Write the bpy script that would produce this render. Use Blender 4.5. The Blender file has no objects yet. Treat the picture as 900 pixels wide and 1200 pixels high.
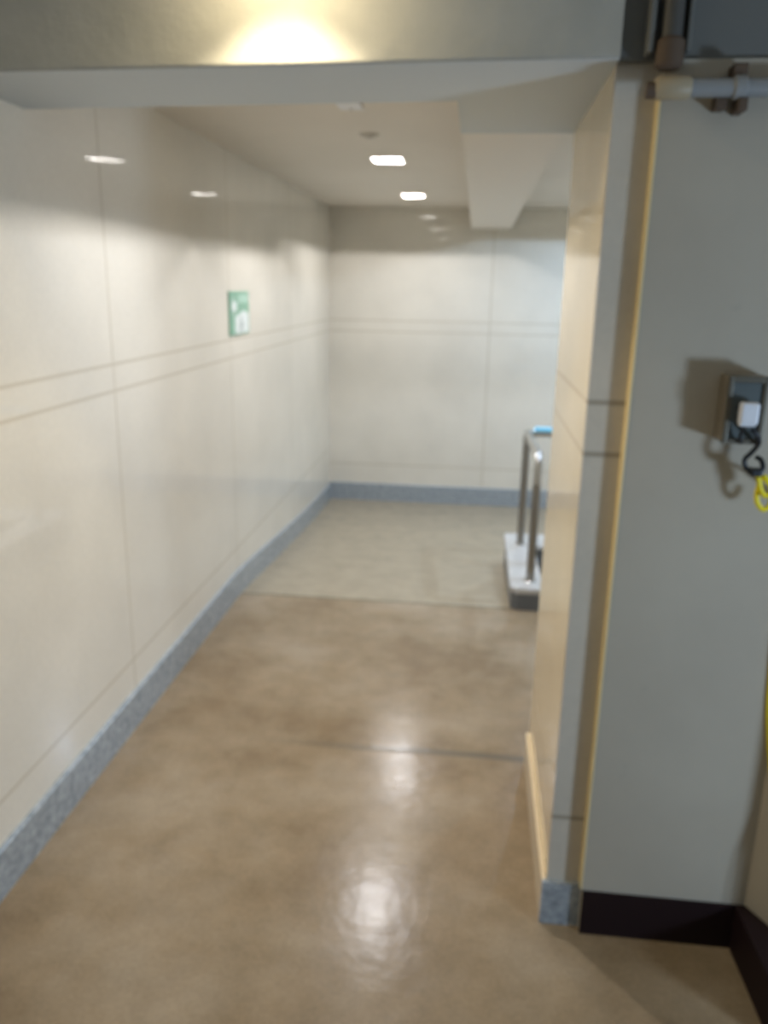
import bpy, bmesh, math, random
from mathutils import Matrix, Vector

random.seed(7)
scene = bpy.context.scene
COL = scene.collection

# ------------------------------------------------------------------ camera
cam_data = bpy.data.cameras.new('camera')
cam = bpy.data.objects.new('camera', cam_data)
COL.objects.link(cam)
FPX = 947.6
cam_data.sensor_fit = 'VERTICAL'
cam_data.sensor_height = 36.0
cam_data.lens = FPX / 1200 * 36.0
dX = Vector((0.99362848, 0.04748361, -0.10221422))
dY = Vector((0.11119089, -0.26483649, 0.95786127))
dZ = Vector((0.01841266, -0.96312353, -0.26842883))
cam.matrix_world = Matrix(((dX[0], -dX[1], -dX[2], 0), (dY[0], -dY[1], -dY[2], 0),
                           (dZ[0], -dZ[1], -dZ[2], 1.6), (0, 0, 0, 1)))
cam_data.clip_start = 0.02
cam_data.dof.use_dof = True                 # the phone missed its focus: all soft
cam_data.dof.focus_distance = 0.5
cam_data.dof.aperture_fstop = 7.0
scene.camera = cam

# ------------------------------------------------------------------ world, lights, exposure
world = bpy.data.worlds.new('world')
scene.world = world
world.use_nodes = True
bg = world.node_tree.nodes['Background']
bg.inputs['Color'].default_value = (0.75, 0.90, 1.0, 1)
bg.inputs['Strength'].default_value = 0.12
vs = scene.view_settings
vs.view_transform = 'Standard'
vs.look = 'None'
vs.gamma = 1.0
vs.use_curve_mapping = False
vs.exposure = 0.33
WARM = (0.985, 0.98, 1.01)
AMBER = (1.0, 0.85, 0.60)
COOL = (0.56, 0.75, 1.0)


def area_light(name, loc, target, size, power, color):
    d = bpy.data.lights.new(name, 'AREA')
    d.size = size
    d.energy = power
    d.color = color
    o = bpy.data.objects.new(name, d)
    COL.objects.link(o)
    o.location = loc
    o.rotation_euler = (Vector(target) - Vector(loc)).to_track_quat('-Z', 'Y').to_euler()
    return o


area_light('daylight_lamp', (2.0, 0.35, 0.85), (0.0, 1.8, 1.5), 0.28, 20.0, COOL)

# ------------------------------------------------------------------ materials


def nodes_of(m):
    return m.node_tree.nodes, m.node_tree.links


def principled(name, color, rough=0.5, metal=0.0, spec=0.5, ior=1.5):
    m = bpy.data.materials.new(name)
    m.use_nodes = True
    b = m.node_tree.nodes['Principled BSDF']
    b.inputs['Base Color'].default_value = (*color, 1)
    b.inputs['Roughness'].default_value = rough
    b.inputs['Metallic'].default_value = metal
    b.inputs['Specular IOR Level'].default_value = spec
    b.inputs['IOR'].default_value = ior
    return m


def coords(m, scale=1.0):
    n, l = nodes_of(m)
    tc = n.new('ShaderNodeTexCoord')
    return tc.outputs['Object']


def noise(m, vec, scale, detail=3.0, rough=0.55):
    n, l = nodes_of(m)
    t = n.new('ShaderNodeTexNoise')
    t.inputs['Scale'].default_value = scale
    t.inputs['Detail'].default_value = detail
    t.inputs['Roughness'].default_value = rough
    l.new(vec, t.inputs['Vector'])
    return t.outputs['Fac']


def ramp(m, fac, stops):
    n, l = nodes_of(m)
    r = n.new('ShaderNodeValToRGB')
    l.new(fac, r.inputs['Fac'])
    e = r.color_ramp.elements
    while len(e) < len(stops):
        e.new(0.5)
    for el, (p, c) in zip(e, stops):
        el.position = p
        el.color = (*c, 1)
    return r.outputs['Color']


def mix(m, fac, a, b, mode='MIX'):
    n, l = nodes_of(m)
    x = n.new('ShaderNodeMix')
    x.data_type = 'RGBA'
    x.blend_type = mode
    for s, v in ((x.inputs[0], fac), (x.inputs[6], a), (x.inputs[7], b)):
        if isinstance(v, (int, float)):
            s.default_value = v
        elif isinstance(v, tuple):
            s.default_value = (*v, 1)
        else:
            l.new(v, s)
    return x.outputs[2]


def math_node(m, op, a, b=None, c=None):
    n, l = nodes_of(m)
    x = n.new('ShaderNodeMath')
    x.operation = op
    for s, v in zip(x.inputs, (a, b, c)):
        if v is None:
            continue
        if isinstance(v, (int, float)):
            s.default_value = v
        else:
            l.new(v, s)
    return x.outputs[0]


def line_mask(m, axis_out, pos, half):
    """1 inside |coordinate - pos| < half, soft at its edge."""
    d = math_node(m, 'ABSOLUTE', math_node(m, 'SUBTRACT', axis_out, pos))
    n, l = nodes_of(m)
    r = n.new('ShaderNodeMapRange')
    r.interpolation_type = 'SMOOTHSTEP'
    l.new(d, r.inputs['Value'])
    r.inputs['From Min'].default_value = half * 1.6
    r.inputs['From Max'].default_value = half * 0.4
    return r.outputs['Result']


def bump(m, height, strength=0.2, dist=0.002):
    n, l = nodes_of(m)
    b = n.new('ShaderNodeBump')
    b.inputs['Strength'].default_value = strength
    b.inputs['Distance'].default_value = dist
    l.new(height, b.inputs['Height'])
    l.new(b.outputs['Normal'], n['Principled BSDF'].inputs['Normal'])
    return b


def base(m, color_out):
    m.node_tree.links.new(color_out, m.node_tree.nodes['Principled BSDF'].inputs['Base Color'])


def panel_stone(name, color, joints, rough=0.035, jhalf=0.005, jdark=0.78):
    """polished stone cladding with thin joints; joints = [(axis index, position), ...]"""
    m = principled(name, color, rough)
    v = coords(m)
    n, l = nodes_of(m)
    sp = n.new('ShaderNodeSeparateXYZ')
    l.new(v, sp.inputs[0])
    c1 = tuple(x * 0.93 for x in color)
    c2 = tuple(min(1, x * 1.05) for x in color)
    cl = ramp(m, noise(m, v, 2.2, 5), [(0.3, c1), (0.7, c2)])
    fine = ramp(m, noise(m, v, 60, 3), [(0.3, (0.95,) * 3), (0.7, (1.0,) * 3)])
    cl = mix(m, 1.0, cl, fine, 'MULTIPLY')
    tot = None
    for ax, pos in joints:
        k = line_mask(m, sp.outputs[ax], pos, jhalf)
        tot = k if tot is None else math_node(m, 'MAXIMUM', tot, k)
    if tot is not None:
        dk = tuple(x * jdark * f for x, f in zip(color, (1, 0.96, 0.90)))
        cl = mix(m, tot, cl, dk)
    base(m, cl)
    bump(m, noise(m, v, 3.0, 2), 0.02, 0.01)
    return m


STONE = (0.755, 0.708, 0.612)
M = {}
M['wall_left'] = panel_stone('left_cladding', STONE,
                             [(1, 2.62 - 2.68), (1, 1.28), (1, 2.62), (1, 3.96), (1, 5.30),
                              (2, 1.245), (2, 1.333), (2, 0.255)])
M['wall_far'] = panel_stone('far_cladding', STONE,
                            [(0, 0.11), (0, 1.45), (2, 1.245), (2, 1.333), (2, 0.13)])
M['pillar'] = panel_stone('pillar_cladding', (0.80, 0.665, 0.45), [(2, 1.365), (2, 1.25), (2, 0.315)])
M['pillar_front_lit'] = panel_stone('pillar_facing_painted_light', (0.60, 0.55, 0.46), [(2, 1.365), (2, 1.25), (2, 0.315)], jhalf=0.006, jdark=0.6)  # grey of the cool light put into the stone's colour
M['plain_stone'] = panel_stone('plain_cladding', STONE, [])

m = principled('ceiling_paint', (0.74, 0.71, 0.66), 0.6)
v = coords(m)
base(m, ramp(m, noise(m, v, 1.5, 4), [(0.3, (0.72, 0.665, 0.58)), (0.7, (0.77, 0.715, 0.63))]))
M['ceiling'] = m

m = principled('beam_plaster', (0.62, 0.60, 0.55), 0.75)
v = coords(m)
base(m, ramp(m, noise(m, v, 3.0, 6, 0.65), [(0.3, (0.36, 0.355, 0.31)), (0.7, (0.46, 0.455, 0.405))]))
bump(m, noise(m, v, 22, 6, 0.6), 0.5, 0.006)
M['beam'] = m
M['beam_soffit_lit'] = principled('beam_soffit_painted_light', (0.55, 0.59, 0.60), 0.6)  # blue-grey stands in for cool light falling on the soffit

m = principled('soffit_paint', (0.73, 0.675, 0.59), 0.45)
M['bulkhead'] = m

m = principled('grey_plaster', (0.43, 0.40, 0.34), 0.7, spec=0.3)
v = coords(m)
c = ramp(m, noise(m, v, 2.4, 6, 0.6), [(0.3, (0.43, 0.38, 0.30)), (0.7, (0.485, 0.435, 0.345))])
c = mix(m, ramp(m, noise(m, v, 9.0, 2), [(0.70, (0, 0, 0)), (0.78, (0.5, 0.5, 0.5))]), c, (0.35, 0.325, 0.275))
base(m, c)
bump(m, noise(m, v, 40, 4), 0.25, 0.002)
M['plaster'] = m

m = principled('plaster_edge_warm_lit', (0.80, 0.64, 0.34), 0.5)  # yellow is warm light on the plaster's side, put into the colour
M['edge'] = m

m = principled('granite', (0.25, 0.29, 0.32), 0.22)
v = coords(m)
c = ramp(m, noise(m, v, 45, 5, 0.7), [(0.32, (0.20, 0.23, 0.25)), (0.5, (0.31, 0.345, 0.37)), (0.68, (0.43, 0.465, 0.49))])
base(m, c)
M['granite'] = m

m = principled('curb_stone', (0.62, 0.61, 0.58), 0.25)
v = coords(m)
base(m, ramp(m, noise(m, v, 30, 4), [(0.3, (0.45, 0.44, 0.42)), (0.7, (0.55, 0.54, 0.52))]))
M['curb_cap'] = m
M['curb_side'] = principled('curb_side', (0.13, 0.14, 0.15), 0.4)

# floor: worn resilient sheet flooring with a few welded seams
m = principled('floor_sheet', (0.25, 0.20, 0.14), 0.26, spec=0.30)
v = coords(m)
n, l = nodes_of(m)
sp = n.new('ShaderNodeSeparateXYZ')
l.new(v, sp.inputs[0])
big = ramp(m, noise(m, v, 1.7, 5, 0.6), [(0.36, (0.23, 0.163, 0.094)), (0.5, (0.29, 0.218, 0.136)), (0.64, (0.345, 0.274, 0.188))])
med = ramp(m, noise(m, v, 9, 4, 0.65), [(0.3, (0.86, 0.86, 0.86)), (0.7, (1.06, 1.06, 1.06))])
sm = ramp(m, noise(m, v, 90, 2), [(0.3, (0.9, 0.9, 0.9)), (0.7, (1.05, 1.05, 1.05))])
c = mix(m, 1.0, big, med, 'MULTIPLY')
c = mix(m, 1.0, c, sm, 'MULTIPLY')
r = n.new('ShaderNodeMapRange')
l.new(sp.outputs[1], r.inputs['Value'])
r.inputs['From Min'].default_value = 3.96
r.inputs['From Max'].default_value = 3.98
far_c = mix(m, 1.0, (0.36, 0.305, 0.215), med, 'MULTIPLY')
c = mix(m, r.outputs['Result'], c, far_c)
c = mix(m, math_node(m, 'MULTIPLY', line_mask(m, sp.outputs[1], 3.97, 0.009), 0.75), c, (0.10, 0.085, 0.065))
wob = math_node(m, 'MULTIPLY', noise(m, v, 2.0, 1), 0.06)
yy = math_node(m, 'ADD', sp.outputs[1], wob)
seam = line_mask(m, yy, 2.59, 0.017)
fade = n.new('ShaderNodeMapRange')
l.new(sp.outputs[0], fade.inputs['Value'])
fade.inputs['From Min'].default_value = -0.75
fade.inputs['From Max'].default_value = -0.1
c = mix(m, math_node(m, 'MULTIPLY', math_node(m, 'MULTIPLY', seam, fade.outputs['Result']), 0.7), c, (0.12, 0.11, 0.085))
base(m, c)
rr = n.new('ShaderNodeMapRange')
l.new(noise(m, v, 5, 4), rr.inputs['Value'])
rr.inputs['To Min'].default_value = 0.17
rr.inputs['To Max'].default_value = 0.27
l.new(rr.outputs['Result'], n['Principled BSDF'].inputs['Roughness'])
hh = math_node(m, 'ADD', noise(m, v, 7, 3), math_node(m, 'MULTIPLY', noise(m, v, 28, 2), 0.10))
hh = math_node(m, 'SUBTRACT', hh, math_node(m, 'MULTIPLY', math_node(m, 'MULTIPLY', seam, fade.outputs['Result']), 0.35))
bump(m, hh, 0.17, 0.009)
M['floor'] = m

M['black_skirting'] = principled('black_skirting', (0.013, 0.005, 0.006), 0.6, spec=0.25)
M['white_plastic'] = principled('white_plastic', (0.80, 0.81, 0.84), 0.35)
M['ceiling_grey'] = principled('ceiling_grey', (0.55, 0.52, 0.46), 0.5)
M['trim_white'] = principled('fitting_white', (0.75, 0.72, 0.66), 0.4)
M['steel'] = principled('stainless_steel', (0.52, 0.51, 0.49), 0.2, 1.0)
M['dark_steel'] = principled('satin_steel', (0.33, 0.32, 0.30), 0.33, 1.0)
M['box_steel'] = principled('box_steel', (0.26, 0.22, 0.165), 0.4, 0.5)
M['box_frame'] = principled('box_frame', (0.13, 0.115, 0.085), 0.4, 0.5)
M['box_plate'] = principled('box_plate', (0.10, 0.115, 0.11), 0.4, 0.4)
M['black_rubber'] = principled('black_rubber', (0.012, 0.014, 0.017), 0.4)
M['yellow'] = principled('yellow_rubber', (0.95, 0.78, 0.005), 0.4)
M['pipe_paint'] = principled('pipe_paint', (0.27, 0.275, 0.27), 0.45)
M['pipe_tan'] = principled('pipe_tan', (0.42, 0.34, 0.22), 0.5)
M['pipe_dark'] = principled('pipe_dark', (0.075, 0.07, 0.06), 0.55)
M['lintel'] = principled('lintel_painted_shade', (0.15, 0.15, 0.135), 0.6)  # shade on the beam's right end put into a darker colour
M['rust'] = principled('rusted_clamp', (0.10, 0.065, 0.04), 0.7)
M['blue'] = principled('painted_blue_reflection', (0.22, 0.62, 0.85), 0.25)
M['green'] = principled('sign_green', (0.22, 0.45, 0.32), 0.3)
M['green_pale'] = principled('sign_pale_green', (0.42, 0.64, 0.52), 0.3)
M['sign_white'] = principled('sign_white', (0.78, 0.84, 0.82), 0.3)
M['sign_grey'] = principled('sign_grey', (0.42, 0.48, 0.47), 0.3)


def emissive(name, color, strength):
    mm = bpy.data.materials.new(name)
    mm.use_nodes = True
    b = mm.node_tree.nodes['Principled BSDF']
    b.inputs['Base Color'].default_value = (0.8, 0.8, 0.8, 1)
    b.inputs['Emission Color'].default_value = (*color, 1)
    b.inputs['Emission Strength'].default_value = strength
    return mm


M['lamp_warm'] = emissive('lamp_warm', (1.0, 0.97, 0.9), 4.0)
M['lamp_soft'] = emissive('lamp_soft', (1.0, 0.82, 0.52), 115.0)
M['lamp_side'] = principled('lamp_housing', (0.20, 0.19, 0.175), 0.5)
M['lamp_cool'] = emissive('lamp_cool', (0.75, 0.88, 1.0), 4.0)

# ------------------------------------------------------------------ mesh helpers


def box(bm, x0, x1, y0, y1, z0, z1, bevel=0.0):
    r = bmesh.ops.create_cube(bm, size=1.0)
    vs_ = r['verts']
    for v_ in vs_:
        v_.co = Vector(((x0 + x1) / 2 + v_.co.x * (x1 - x0), (y0 + y1) / 2 + v_.co.y * (y1 - y0),
                        (z0 + z1) / 2 + v_.co.z * (z1 - z0)))
    if bevel:
        es = {e for v_ in vs_ for e in v_.link_edges}
        bmesh.ops.bevel(bm, geom=list(es), offset=bevel, segments=3, profile=0.5, affect='EDGES')
    return bm


def prism(bm, pts, z0, z1):
    lo = [bm.verts.new((x, y, z0)) for x, y in pts]
    hi = [bm.verts.new((x, y, z1)) for x, y in pts]
    k = len(pts)
    bm.faces.new(lo[::-1])
    bm.faces.new(hi)
    for i in range(k):
        bm.faces.new((lo[i], lo[(i + 1) % k], hi[(i + 1) % k], hi[i]))
    bmesh.ops.recalc_face_normals(bm, faces=bm.faces)
    return bm


def smooth_path(pts, sub=8):
    P = [Vector(p) for p in pts]
    out = []
    for i in range(len(P) - 1):
        p0 = P[max(i - 1, 0)]
        p1, p2 = P[i], P[i + 1]
        p3 = P[min(i + 2, len(P) - 1)]
        for s in range(sub):
            t = s / sub
            out.append(0.5 * ((2 * p1) + (p2 - p0) * t + (2 * p0 - 5 * p1 + 4 * p2 - p3) * t * t
                              + (3 * p1 - p0 - 3 * p2 + p3) * t ** 3))
    out.append(P[-1])
    return out


def tube(bm, pts, rad, seg=14):
    """closed tube along pts (Vectors)"""
    P = [Vector(p) for p in pts]
    rad = rad if isinstance(rad, (list, tuple)) else [rad] * len(P)
    tan = []
    for i in range(len(P)):
        a = P[max(i - 1, 0)]
        b = P[min(i + 1, len(P) - 1)]
        tan.append((b - a).normalized())
    up = Vector((0, 0, 1)) if abs(tan[0].z) < 0.9 else Vector((1, 0, 0))
    u = tan[0].cross(up).normalized()
    rings = []
    for i, p in enumerate(P):
        u = (u - tan[i] * u.dot(tan[i])).normalized()
        w = tan[i].cross(u)
        rings.append([bm.verts.new(p + rad[i] * (math.cos(2 * math.pi * k / seg) * u + math.sin(2 * math.pi * k / seg) * w))
                      for k in range(seg)])
    for a, b in zip(rings, rings[1:]):
        for k in range(seg):
            bm.faces.new((a[k], a[(k + 1) % seg], b[(k + 1) % seg], b[k]))
    bm.faces.new(rings[0][::-1])
    bm.faces.new(rings[-1])
    bmesh.ops.recalc_face_normals(bm, faces=bm.faces)
    return bm


def link(name, bm, mat, parent=None, loc=None, smooth=False):
    me = bpy.data.meshes.new(name)
    bm.to_mesh(me)
    bm.free()
    me.materials.append(mat)
    if smooth:
        for p in me.polygons:
            p.use_smooth = True
        try:
            me.set_sharp_from_angle(angle=math.radians(40))
        except Exception:
            pass
    o = bpy.data.objects.new(name, me)
    COL.objects.link(o)
    if parent is not None:
        o.parent = parent
    if loc is not None:
        o.location = loc
    return o


def struct(name, bm, mat, label, cat):
    o = link(name, bm, mat)
    o['kind'] = 'structure'
    o['label'] = label
    o['category'] = cat
    return o


def thing(name, label, cat, loc, group=None):
    o = bpy.data.objects.new(name, None)
    o.empty_display_size = 0.05
    COL.objects.link(o)
    o.location = loc
    o['label'] = label
    o['category'] = cat
    if group:
        o['group'] = group
    return o


# ------------------------------------------------------------------ structure
XL, YF, ZC = -1.2, 6.75, 2.205
XR = 1.75              # right side beyond the pillar
YB = -2.2              # how far the near space is built behind the camera
ZB = 2.03              # beam soffit
ZN = 2.30              # ceiling of the near space
PROFILE = [(YB, 0.0), (3.90, 0.0), (3.97, -0.001), (4.15, -0.015), (4.72, -0.064), (5.48, -0.125), (6.1, -0.163), (YF + 0.1, -0.19)]


def floor_z(y):
    for (a, za), (b, zb) in zip(PROFILE, PROFILE[1:]):
        if a <= y <= b:
            return za + (zb - za) * (y - a) / (b - a)
    return 0.0


bm = bmesh.new()
xs = [XL - 0.1, -0.6, 0.0, 0.6, 1.2, XR + 0.9]
top = [[bm.verts.new((x, y, z)) for x in xs] for y, z in PROFILE]
bot = [[bm.verts.new((x, y, -0.4)) for x in xs] for y, z in PROFILE]
for g, flip in ((top, False), (bot, True)):
    for i in range(len(g) - 1):
        for j in range(len(xs) - 1):
            f = (g[i][j], g[i][j + 1], g[i + 1][j + 1], g[i + 1][j])
            bm.faces.new(f[::-1] if flip else f)
for i in range(len(PROFILE) - 1):
    bm.faces.new((top[i][0], top[i + 1][0], bot[i + 1][0], bot[i][0]))
    bm.faces.new((top[i][-1], bot[i][-1], bot[i + 1][-1], top[i + 1][-1]))
for j in range(len(xs) - 1):
    bm.faces.new((top[0][j], bot[0][j], bot[0][j + 1], top[0][j + 1]))
    bm.faces.new((top[-1][j], top[-1][j + 1], bot[-1][j + 1], bot[-1][j]))
struct('floor', bm, M['floor'], 'worn brown sheet floor, sloping down gently at its far end', 'floor')

struct('wall_left', box(bmesh.new(), XL - 0.1, XL, YB, YF + 0.1, -0.35, 2.5), M['wall_left'],
       'polished cream stone wall along the left side of the passage', 'wall')
struct('wall_far', box(bmesh.new(), XL, XR + 0.1, YF, YF + 0.1, -0.35, 2.5), M['wall_far'],
       'polished cream stone wall closing the far end of the passage', 'wall')
struct('wall_right', box(bmesh.new(), XR, XR + 0.1, 2.53, YF, -0.35, 2.5), M['plain_stone'],
       'cream stone wall behind the pillar on the far right', 'wall')
# near: grey plaster wall beside the pillar, then a short splayed return
XP = 0.337
bm = bmesh.new()
prism(bm, [(XP, 1.775), (0.735, 1.775), (0.785, 1.69), (1.15, 1.69), (1.15, 1.90), (XP, 1.90)], 0.0, ZB)
struct('wall_front', bm, M['plaster'], 'grey rendered wall to the right of the stone pillar', 'wall')
struct('wall_back', box(bmesh.new(), 0.80, XR + 0.1, 2.40, 2.53, -0.02, 2.5), M['plain_stone'],
       'cream stone wall hidden behind the grey rendered wall', 'wall')
struct('trim_1', box(bmesh.new(), XP - 0.006, XP, 1.7735, 1.84, 0.13, ZB - 0.06, 0.003), M['edge'],
       'thin edge strip between pillar and grey wall, warm light painted in yellow', 'edge strip')
struct('wall_pillar_front', box(bmesh.new(), 0.2505, 0.80, 1.806, 1.826, 0.0, 2.5), M['pillar_front_lit'],
       'stone facing on the near side of the pillar, greyed to paint in cool light', 'pillar facing')
struct('wall_pillar', box(bmesh.new(), 0.25, 0.80, 1.826, 2.53, 0.0, 2.5), M['pillar'],
       'cream stone pillar at the right side of the passage mouth', 'pillar')

LAMPS = [(-0.47, 2.66), (-0.47, 4.29), (-0.465, 5.89), (0.90, 5.72), (1.30, 4.10)]
LH = 0.075             # half width of each opening across the passage
LV = 0.086             # and along it


def slab_with_openings(x0, x1, y0, y1, z0, z1, holes, half, hv):
    b = bmesh.new()
    xs_ = sorted({x0, x1, *[h[0] - half for h in holes], *[h[0] + half for h in holes]})
    ys_ = sorted({y0, y1, *[h[1] - hv for h in holes], *[h[1] + hv for h in holes]})
    grid = {(x, y): b.verts.new((x, y, z0)) for x in xs_ for y in ys_}
    for xa, xb in zip(xs_, xs_[1:]):
        for ya, yb in zip(ys_, ys_[1:]):
            mx, my = (xa + xb) / 2, (ya + yb) / 2
            if any(abs(mx - h[0]) < half and abs(my - h[1]) < hv for h in holes):
                continue
            b.faces.new((grid[xa, ya], grid[xa, yb], grid[xb, yb], grid[xb, ya]))
    box(b, x0, x1, y0, y1, z1 - 0.02, z1)
    return b


struct('ceiling', slab_with_openings(XL, XR, 1.95, YF, ZC, ZC + 0.12, LAMPS, LH, LV), M['ceiling'],
       'off-white flat ceiling over the passage', 'ceiling')
struct('ceiling_near', box(bmesh.new(), XL, XR + 0.9, YB, 1.95, ZN, ZN + 0.1), M['ceiling'],
       'ceiling over the near space, above the frame', 'ceiling')
bm = bmesh.new()
prism(bm, [(XL, 1.835), (0.25, 1.765), (0.25, 2.55), (-0.07, 2.55), (-0.07, 2.13), (XL, 2.20)], ZB, 2.5)
bmesh.ops.bevel(bm, geom=[e for e in bm.edges if all(v_.co.z < ZB + 0.01 and v_.co.y < 1.84 for v_ in e.verts)],
                offset=0.008, segments=3, profile=0.5, affect='EDGES')
beam = struct('trim_2', bm, M['beam'], 'rough plastered beam across the top of the passage mouth', 'beam')
beam.data.materials.append(M['beam_soffit_lit'])
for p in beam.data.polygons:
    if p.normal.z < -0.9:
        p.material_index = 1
struct('trim_3', box(bmesh.new(), -0.07, 0.23, 2.55, YF, 2.045, ZC), M['bulkhead'],
       'boxed-in duct running along the ceiling towards the far wall', 'ceiling duct')
struct('trim_4', box(bmesh.new(), 0.25, XR + 0.9, 1.785, 1.95, ZB, 2.5), M['lintel'],
       'lintel above the grey rendered wall, darkened to paint in the shade', 'lintel')


# baseboards
def run_board(pts, h, th, nx, ny):
    """pts = (x, y) along a wall; (nx, ny) = direction out of the wall"""
    b = bmesh.new()
    rings = []
    for x, y in pts:
        z = floor_z(y)
        rings.append([b.verts.new(p) for p in ((x, y, z - 0.02), (x + nx * th, y + ny * th, z - 0.02),
                                               (x + nx * th, y + ny * th, z + h - 0.006),
                                               (x + nx * (th - 0.006), y + ny * (th - 0.006), z + h), (x, y, z + h))])
    for a, c_ in zip(rings, rings[1:]):
        for k in range(5):
            b.faces.new((a[k], a[(k + 1) % 5], c_[(k + 1) % 5], c_[k]))
    b.faces.new(rings[0][::-1])
    b.faces.new(rings[-1])
    bmesh.ops.recalc_face_normals(b, faces=b.faces)
    return b


ys = [YB] + [p[0] for p in PROFILE[1:-1]] + [YF]
struct('baseboard_left', run_board([(XL, y) for y in ys], 0.138, 0.014, 1, 0), M['granite'],
       'blue-grey granite skirting along the left wall', 'skirting')
struct('baseboard_far', run_board([(XL + 0.014, YF), (XR, YF)], 0.15, 0.014, 0, -1), M['granite'],
       'blue-grey granite skirting along the far wall', 'skirting')
bm = bmesh.new()
prism(bm, [(0.238, 1.793), (0.338, 1.793), (0.338, 1.806), (0.238, 1.806)], 0.0, 0.125)
struct('baseboard_pillar', bm, M['granite'], 'granite skirting block at the front foot of the stone pillar', 'skirting')
struct('trim_5', box(bmesh.new(), 0.238, 0.2502, 1.806, 2.53, 0.0, 0.125, 0.003), M['pillar'],
       'cream stone skirting along the passage face of the pillar', 'skirting')
bm = bmesh.new()
prism(bm, [(0.3385, 1.785), (0.3385, 1.769), (0.712, 1.769), (0.722, 1.50), (1.15, 1.50), (1.15, 1.70), (0.79, 1.70), (0.735, 1.785)], 0.0, 0.128)
struct('baseboard_right', bm, M['black_skirting'], 'black skirting and plinth along the foot of the grey wall', 'skirting')

# ------------------------------------------------------------------ ceiling lights


def square_ring(bm, half, inner, z0, z1):
    for a in range(4):
        c_, s_ = math.cos(a * math.pi / 2), math.sin(a * math.pi / 2)
        vs4 = []
        for z in (z0, z1):
            for (x, y) in ((-half, half), (half, half), (inner, inner), (-inner, inner)):
                vs4.append(bm.verts.new((x * c_ - y * s_, x * s_ + y * c_, z)))
        lo, hi = vs4[:4], vs4[4:]
        bm.faces.new(lo)
        bm.faces.new(hi[::-1])
        bm.faces.new((lo[0], lo[1], hi[1], hi[0]))
        bm.faces.new((lo[2], lo[3], hi[3], hi[2]))
    bmesh.ops.remove_doubles(bm, verts=bm.verts, dist=1e-5)
    bmesh.ops.recalc_face_normals(bm, faces=bm.faces)
    return bm


def rounded_square(bm, half, r, z0, z1):
    pts = []
    for k, (sx, sy) in enumerate(((1, 1), (-1, 1), (-1, -1), (1, -1))):
        for i in range(5):
            a = (k * 90 + i * 22.5) * math.pi / 180
            pts.append((sx * (half - r) + r * math.cos(a), sy * (half - r) + r * math.sin(a)))
    return prism(bm, pts, z0, z1)


def stretch(b):
    for v_ in b.verts:
        v_.co.y *= LV / LH
    return b


def downlight(x, y, zc, label, power, color, lamp_mat, group, depth=0.058):
    """square fitting set up into the ceiling: its own sides cut the beam off"""
    t = thing('ceiling_light', label, 'ceiling light', (x, y, zc), group)
    h = LH
    link('frame', stretch(square_ring(bmesh.new(), h + 0.008, h - 0.003, -0.004, 0.0)), M['trim_white'], t)
    link('housing', stretch(square_ring(bmesh.new(), h, h - 0.003, 0.0, depth + 0.004)), M['lamp_side'], t)
    link('diffuser', box(bmesh.new(), -h, h, -LV, LV, depth, depth + 0.004), lamp_mat, t)
    d = bpy.data.lights.new('bulb', 'AREA')
    d.shape = 'DISK'
    d.size = 0.018
    d.energy = power
    d.color = color
    o = bpy.data.objects.new('bulb', d)
    COL.objects.link(o)
    o.parent = t
    o.location = (0, 0, depth - 0.014)
    return t


G = 'recessed square ceiling lights'
PW = 13.5
downlight(*LAMPS[1], ZC, 'nearer of the two glowing square lights on the passage ceiling', PW, WARM, M['lamp_warm'], G)
downlight(*LAMPS[2], ZC, 'smaller glowing square ceiling light nearest the far wall', PW * 0.82, WARM, M['lamp_warm'], G, 0.047)
downlight(*LAMPS[0], ZC, 'square ceiling light tucked just behind the plastered beam', PW, WARM, M['lamp_warm'], G)
downlight(*LAMPS[3], ZC, 'cold white square ceiling light hidden behind the pillar', 20, (0.52, 0.72, 1.0), M['lamp_cool'], G, 0.030)
downlight(*LAMPS[4], ZC, 'added unseen cold ceiling light over the guard rail, for a brighter bluish ceiling', 18, (0.52, 0.72, 1.0), M['lamp_cool'], G)  # added lamp, unseen; bounces cool light onto the right-hand ceiling

# round spotlight on the near ceiling that washes the face of the beam
t = thing('spotlight', 'ceiling spotlight close in front of the beam, washing its face', 'spotlight', (-0.42, 1.63, ZN))
bm = bmesh.new()
bmesh.ops.create_cone(bm, cap_ends=True, segments=32, radius1=0.060, radius2=0.065, depth=0.012, matrix=Matrix.Translation((0, 0, -0.006)))
link('frame', bm, M['trim_white'], t, smooth=True)
bm = bmesh.new()
bmesh.ops.create_cone(bm, cap_ends=True, segments=32, radius1=0.045, radius2=0.045, depth=0.004, matrix=Matrix.Translation((0, 0, -0.013)))
link('diffuser', bm, M['lamp_soft'], t)
d = bpy.data.lights.new('bulb', 'SPOT')
d.energy = 21
d.color = AMBER
d.spot_size = math.radians(2 * 49)
d.spot_blend = 0.4
d.shadow_soft_size = 0.03
o = bpy.data.objects.new('bulb', d)
COL.objects.link(o)
o.parent = t
o.location = (0, 0, -0.03)

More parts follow.
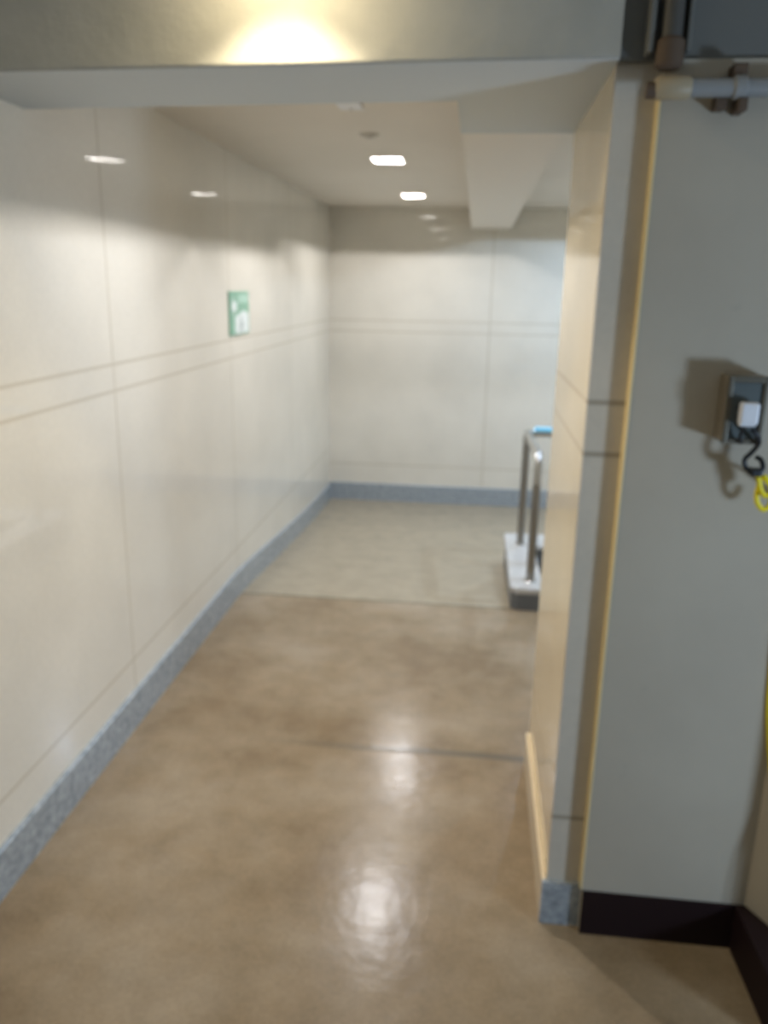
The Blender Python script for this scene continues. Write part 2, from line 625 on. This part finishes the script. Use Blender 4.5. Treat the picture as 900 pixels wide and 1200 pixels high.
# small ceiling fittings
t = thing('smoke_detector', 'small round pale detector on the ceiling before the nearer light', 'detector', (-0.474, 3.60, ZC))
bm = bmesh.new()
bmesh.ops.create_cone(bm, cap_ends=True, segments=28, radius1=0.034, radius2=0.045, depth=0.010, matrix=Matrix.Translation((0, 0, -0.005)))
link('detector_body', bm, M['ceiling_grey'], t, smooth=True)
bm = bmesh.new()
bmesh.ops.create_cone(bm, cap_ends=True, segments=20, radius1=0.014, radius2=0.018, depth=0.006, matrix=Matrix.Translation((0, 0, -0.013)))
link('sensor', bm, M['ceiling_grey'], t, smooth=True)
t = thing('ceiling_plate', 'small pale blank cover plate on the ceiling just behind the beam', 'cover plate', (-0.47, 3.02, ZC))
bm = box(bmesh.new(), -0.042, 0.042, -0.075, 0.075, -0.008, 0.0, 0.003)
link('plate', bm, M['white_plastic'], t)
for k in (-1, 1):
    bm = bmesh.new()
    bmesh.ops.create_cone(bm, cap_ends=True, segments=12, radius1=0.004, radius2=0.005, depth=0.003, matrix=Matrix.Translation((0, 0.055 * k, -0.0092)))
    link('screw', bm, M['steel'], t)

# ------------------------------------------------------------------ exit sign
SY, SZ = 4.11, 1.458
t = thing('exit_sign', 'green and white emergency exit sign on the left stone wall', 'sign', (XL, SY, SZ))
link('sign_plate', box(bmesh.new(), 0.0, 0.008, -0.17, 0.17, -0.106, 0.106, 0.002), M['green'], t)


def flat(bm, pts, x0=0.0075, x1=0.0095):
    """polygon in the (y, z) plane of the sign, extruded along x"""
    lo = [bm.verts.new((x0, y, z)) for y, z in pts]
    hi = [bm.verts.new((x1, y, z)) for y, z in pts]
    k = len(pts)
    bm.faces.new(lo)
    bm.faces.new(hi[::-1])
    for i in range(k):
        bm.faces.new((lo[i], lo[(i + 1) % k], hi[(i + 1) % k], hi[i]))
    bmesh.ops.recalc_face_normals(bm, faces=bm.faces)
    return bm


o = link('pale_band', flat(bmesh.new(), [(-0.03, 0.05), (0.15, 0.05), (0.15, 0.088), (-0.03, 0.088)], 0.0075, 0.0088), M['green_pale'], t)
o = link('arrow', flat(bmesh.new(), [(-0.15, 0.035), (-0.105, 0.082), (-0.105, 0.055), (-0.055, 0.055), (-0.055, 0.012), (-0.105, 0.012), (-0.105, -0.012)]), M['sign_white'], t)
o = link('doorway', flat(bmesh.new(), [(-0.09, -0.098), (0.15, -0.098), (0.15, -0.005), (0.06, 0.012), (-0.09, -0.018)]), M['sign_white'], t)
fig = bmesh.new()
ring = [(0.012 + 0.013 * math.cos(a * math.pi / 6), -0.028 + 0.013 * math.sin(a * math.pi / 6)) for a in range(12)]
flat(fig, ring, 0.009, 0.0105)
flat(fig, [(0.0, -0.044), (0.045, -0.044), (0.066, -0.062), (0.058, -0.068), (0.036, -0.056), (0.03, -0.07), (0.056, -0.092),
           (0.044, -0.096), (0.014, -0.078), (-0.022, -0.094), (-0.034, -0.086), (0.004, -0.064), (-0.004, -0.053),
           (-0.034, -0.062), (-0.036, -0.055)], 0.009, 0.0105)
link('running_figure', fig, M['sign_grey'], t)

# ------------------------------------------------------------------ curb and guard rail
CZ = 0.12
t = thing('stair_curb', 'low stone curb with pale top carrying the steel guard rail', 'curb', (0.33, 4.0, floor_z(4.3)))


def local(o, par):
    """mesh was built in world space: shift it under its thing"""
    o.data.transform(Matrix.Translation(-Vector(par.location)))
    return o


PLAN = [(0.275, 3.955), (0.388, 3.955), (0.402, 3.98), (0.402, 4.71), (1.30, 4.71), (1.30, 4.93), (0.255, 4.93), (0.245, 4.91), (0.245, 3.99)]
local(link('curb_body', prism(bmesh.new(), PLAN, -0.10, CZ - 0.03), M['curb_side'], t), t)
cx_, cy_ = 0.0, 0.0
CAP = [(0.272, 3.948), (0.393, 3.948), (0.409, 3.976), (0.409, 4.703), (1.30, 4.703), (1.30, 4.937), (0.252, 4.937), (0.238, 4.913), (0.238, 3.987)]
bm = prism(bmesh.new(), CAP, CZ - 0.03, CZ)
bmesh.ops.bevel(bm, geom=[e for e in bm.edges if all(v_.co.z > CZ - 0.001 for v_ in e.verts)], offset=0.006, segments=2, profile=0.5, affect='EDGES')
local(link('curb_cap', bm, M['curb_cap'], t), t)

t = thing('guard_rail', 'polished steel guard rail on two posts standing on the stone curb', 'railing', (0.335, 4.4, CZ))
RZ = 0.785
R0 = 0.023
pts = [Vector((0.346, 4.08, RZ - 0.14)), Vector((0.346, 4.08, RZ - 0.075))]
for i in range(1, 7):
    a = i * math.pi / 12
    pts.append(Vector((0.346, 4.08 + 0.07 * (1 - math.cos(a)), RZ - 0.07 + 0.07 * math.sin(a))))
pts += [Vector((0.340, 4.4, RZ)), Vector((0.330, 4.70, RZ))]
for i in range(1, 7):
    a = i * math.pi / 12
    pts.append(Vector((0.328 + 0.05 * (1 - math.cos(a)), 4.74 + 0.05 * math.sin(a), RZ)))
pts += [Vector((0.8, 4.79, RZ)), Vector((1.28, 4.79, RZ))]
local(link('top_rail', tube(bmesh.new(), pts, R0, 18), M['steel'], t, smooth=True), t)
bm = box(bmesh.new(), 0.372, 0.62, 4.760, 4.820, RZ + 0.010, RZ + 0.034, 0.005)  # flat strip that colours in the rail's blue reflection
o = local(link('rail_reflection', bm, M['blue'], t), t)
o['label'] = 'blue reflection on the rail, painted as a pale strip'
for (x, y, zt) in ((0.346, 4.08, RZ - 0.13), (0.326, 4.715, RZ - 0.005), (1.2, 4.79, RZ - 0.005)):
    p = local(link('post', tube(bmesh.new(), [(x, y, CZ), (x, y, zt)], 0.0225, 18), M['dark_steel'], t, smooth=True), t)
    bm = bmesh.new()
    bmesh.ops.create_cone(bm, cap_ends=True, segments=24, radius1=0.034, radius2=0.028, depth=0.008, matrix=Matrix.Translation((x, y, CZ + 0.004)))
    fl = local(link('flange', bm, M['steel'], p, smooth=True), t)

# ------------------------------------------------------------------ outlet box with plug and cords
BX0, BX1, BZ0, BZ1, BY0, BY1 = 0.513, 0.592, 1.302, 1.440, 1.712, 1.775
bx = thing('outlet_box', 'steel outlet box mounted on the grey rendered wall', 'outlet box', ((BX0 + BX1) / 2, 1.775, BZ0))
local(link('housing', box(bmesh.new(), BX0, BX1, BY0 + 0.006, BY1, BZ0, BZ1, 0.004), M['box_steel'], bx), bx)
bm = bmesh.new()
w = 0.010
for (a, b, c_, d_) in ((BX0, BX0 + w, BZ0, BZ1), (BX1 - w, BX1, BZ0, BZ1), (BX0 + w, BX1 - w, BZ1 - w * 1.3, BZ1), (BX0 + w, BX1 - w, BZ0, BZ0 + w)):
    box(bm, a, b, BY0 - 0.004, BY0 + 0.006, c_, d_, 0.002)
local(link('lid_frame', bm, M['box_frame'], bx), bx)
local(link('cover_plate', box(bmesh.new(), BX0 + w, BX1 - w, BY0 + 0.001, BY0 + 0.006, BZ0 + w, BZ1 - w), M['box_plate'], bx), bx)
bm = bmesh.new()
bmesh.ops.create_cone(bm, cap_ends=True, segments=24, radius1=0.019, radius2=0.019, depth=0.006,
                      matrix=Matrix.Translation((0.558, BY0 - 0.001, 1.362)) @ Matrix.Rotation(math.pi / 2, 4, 'X'))
local(link('socket', bm, M['black_rubber'], bx, smooth=True), bx)

pc = thing('power_cord', 'black cord hanging in an S from a white plug in the outlet box', 'cord', (0.558, 1.69, 1.33))
bm = box(bmesh.new(), 0.535, 0.571, 1.680, 1.703, 1.346, 1.390, 0.005)
box(bm, 0.536, 0.568, 1.684, 1.700, 1.342, 1.356, 0.003)
local(link('plug', bm, M['white_plastic'], pc), pc)
pth = smooth_path([(0.562, 1.69, 1.336), (0.573, 1.69, 1.327), (0.5835, 1.70, 1.308), (0.577, 1.71, 1.287), (0.566, 1.715, 1.270),
                   (0.569, 1.715, 1.254), (0.580, 1.715, 1.246), (0.594, 1.715, 1.244), (0.604, 1.715, 1.252), (0.6, 1.72, 1.268), (0.593, 1.73, 1.272)], 8)
local(link('cord', tube(bmesh.new(), pth, 0.0052, 12), M['black_rubber'], pc, smooth=True), pc)
bm = tube(bmesh.new(), smooth_path([(0.547, 1.69, 1.338), (0.5445, 1.695, 1.325), (0.546, 1.70, 1.312), (0.551, 1.705, 1.305)], 6), 0.0035, 10)
local(link('cord_loop', bm, M['black_rubber'], pc, smooth=True), pc)
bm = box(bmesh.new(), 0.578, 0.602, 1.700, 1.728, 1.236, 1.252, 0.004)
local(link('cord_connector', bm, M['black_rubber'], pc), pc)

yc = thing('yellow_cord', 'bright yellow cord looped below the black cord and hanging down', 'cord', (0.6, 1.715, 1.2))
pth = smooth_path([(0.5950, 1.712, 1.240), (0.5990, 1.712, 1.225), (0.6060, 1.712, 1.206), (0.6150, 1.712, 1.195), (0.6265, 1.712, 1.200), (0.6240, 1.712, 1.215),
                   (0.6130, 1.712, 1.228), (0.6080, 1.714, 1.238)], 8)
local(link('cord_loop', tube(bmesh.new(), pth, 0.0055, 10), M['yellow'], yc, smooth=True), yc)
pth = smooth_path([(0.6020, 1.722, 1.238), (0.6040, 1.722, 1.215), (0.6020, 1.722, 1.195), (0.6060, 1.722, 1.176), (0.6180, 1.722, 1.163), (0.6300, 1.722, 1.17), (0.6340, 1.722, 1.188)], 8)
local(link('cord_loop', tube(bmesh.new(), pth, 0.0055, 10), M['yellow'], yc, smooth=True), yc)
pth = smooth_path([(0.600, 1.718, 1.238), (0.628, 1.735, 1.222), (0.660, 1.760, 1.18), (0.688, 1.770, 1.08), (0.696, 1.7705, 0.96), (0.702, 1.7705, 0.84), (0.711, 1.7705, 0.70), (0.721, 1.768, 0.62), (0.742, 1.757, 0.5), (0.785, 1.68, 0.3), (0.81, 1.652, 0.135)], 8)
local(link('cord_drop', tube(bmesh.new(), pth, 0.0036, 10), M['yellow'], yc, smooth=True), yc)

# ------------------------------------------------------------------ pipes at the top right
PZ, PY = 1.972, 1.738
t = thing('wall_pipe', 'horizontal painted pipe across the top of the grey wall', 'pipe', (0.45, PY, PZ))
bm = tube(bmesh.new(), [(0.300, PY, PZ - 0.004), (0.318, PY, PZ - 0.004)], 0.015, 18)
local(link('end_cap', bm, M['rust'], t, smooth=True), t)
bm = tube(bmesh.new(), [(0.314, PY, PZ), (0.320, PY, PZ), (0.375, PY, PZ), (0.381, PY, PZ)], [0.016, 0.021, 0.021, 0.017], 20)
local(link('end_sleeve', bm, M['pipe_tan'], t, smooth=True), t)
bm = tube(bmesh.new(), [(0.380, PY, PZ), (0.900, PY, PZ)], 0.0165, 20)
local(link('pipe_run', bm, M['pipe_paint'], t, smooth=True), t)
bm = tube(bmesh.new(), [(0.456, PY, PZ), (0.460, PY, PZ), (0.478, PY, PZ), (0.482, PY, PZ)], [0.017, 0.0215, 0.0215, 0.017], 20)
local(link('coupling', bm, M['pipe_paint'], t, smooth=True), t)
bm = box(bmesh.new(), 0.455, 0.482, 1.735, 1.775, PZ + 0.012, PZ + 0.042, 0.003)
local(link('wall_clamp', bm, M['rust'], t), t)
bm = box(bmesh.new(), 0.430, 0.452, 1.74, 1.775, PZ - 0.036, PZ - 0.014, 0.003)
local(link('wall_clamp', bm, M['rust'], t), t)
bm = box(bmesh.new(), 0.468, 0.486, 1.725, 1.775, PZ - 0.042, PZ - 0.018, 0.003)
local(link('wall_clamp', bm, M['rust'], t), t)

t = thing('ceiling_conduit', 'dark upright conduit rising above the left end of the pipe', 'conduit', (0.338, 1.745, 2.0))
bm = tube(bmesh.new(), [(0.338, 1.745, 2.035), (0.338, 1.745, ZN)], 0.019, 18)
local(link('conduit_run', bm, M['pipe_dark'], t, smooth=True), t)
bm = tube(bmesh.new(), [(0.338, 1.745, 2.005), (0.338, 1.745, 2.010), (0.338, 1.745, 2.052), (0.338, 1.745, 2.058)], [0.02, 0.026, 0.026, 0.02], 20)
local(link('collar', bm, M['rust'], t, smooth=True), t)
bm = box(bmesh.new(), 0.296, 0.306, 1.74, 1.80, 2.035, ZN, 0.002)
box(bm, 0.366, 0.374, 1.74, 1.80, 2.035, ZN, 0.002)
local(link('side_channel', bm, M['lintel'], t), t)
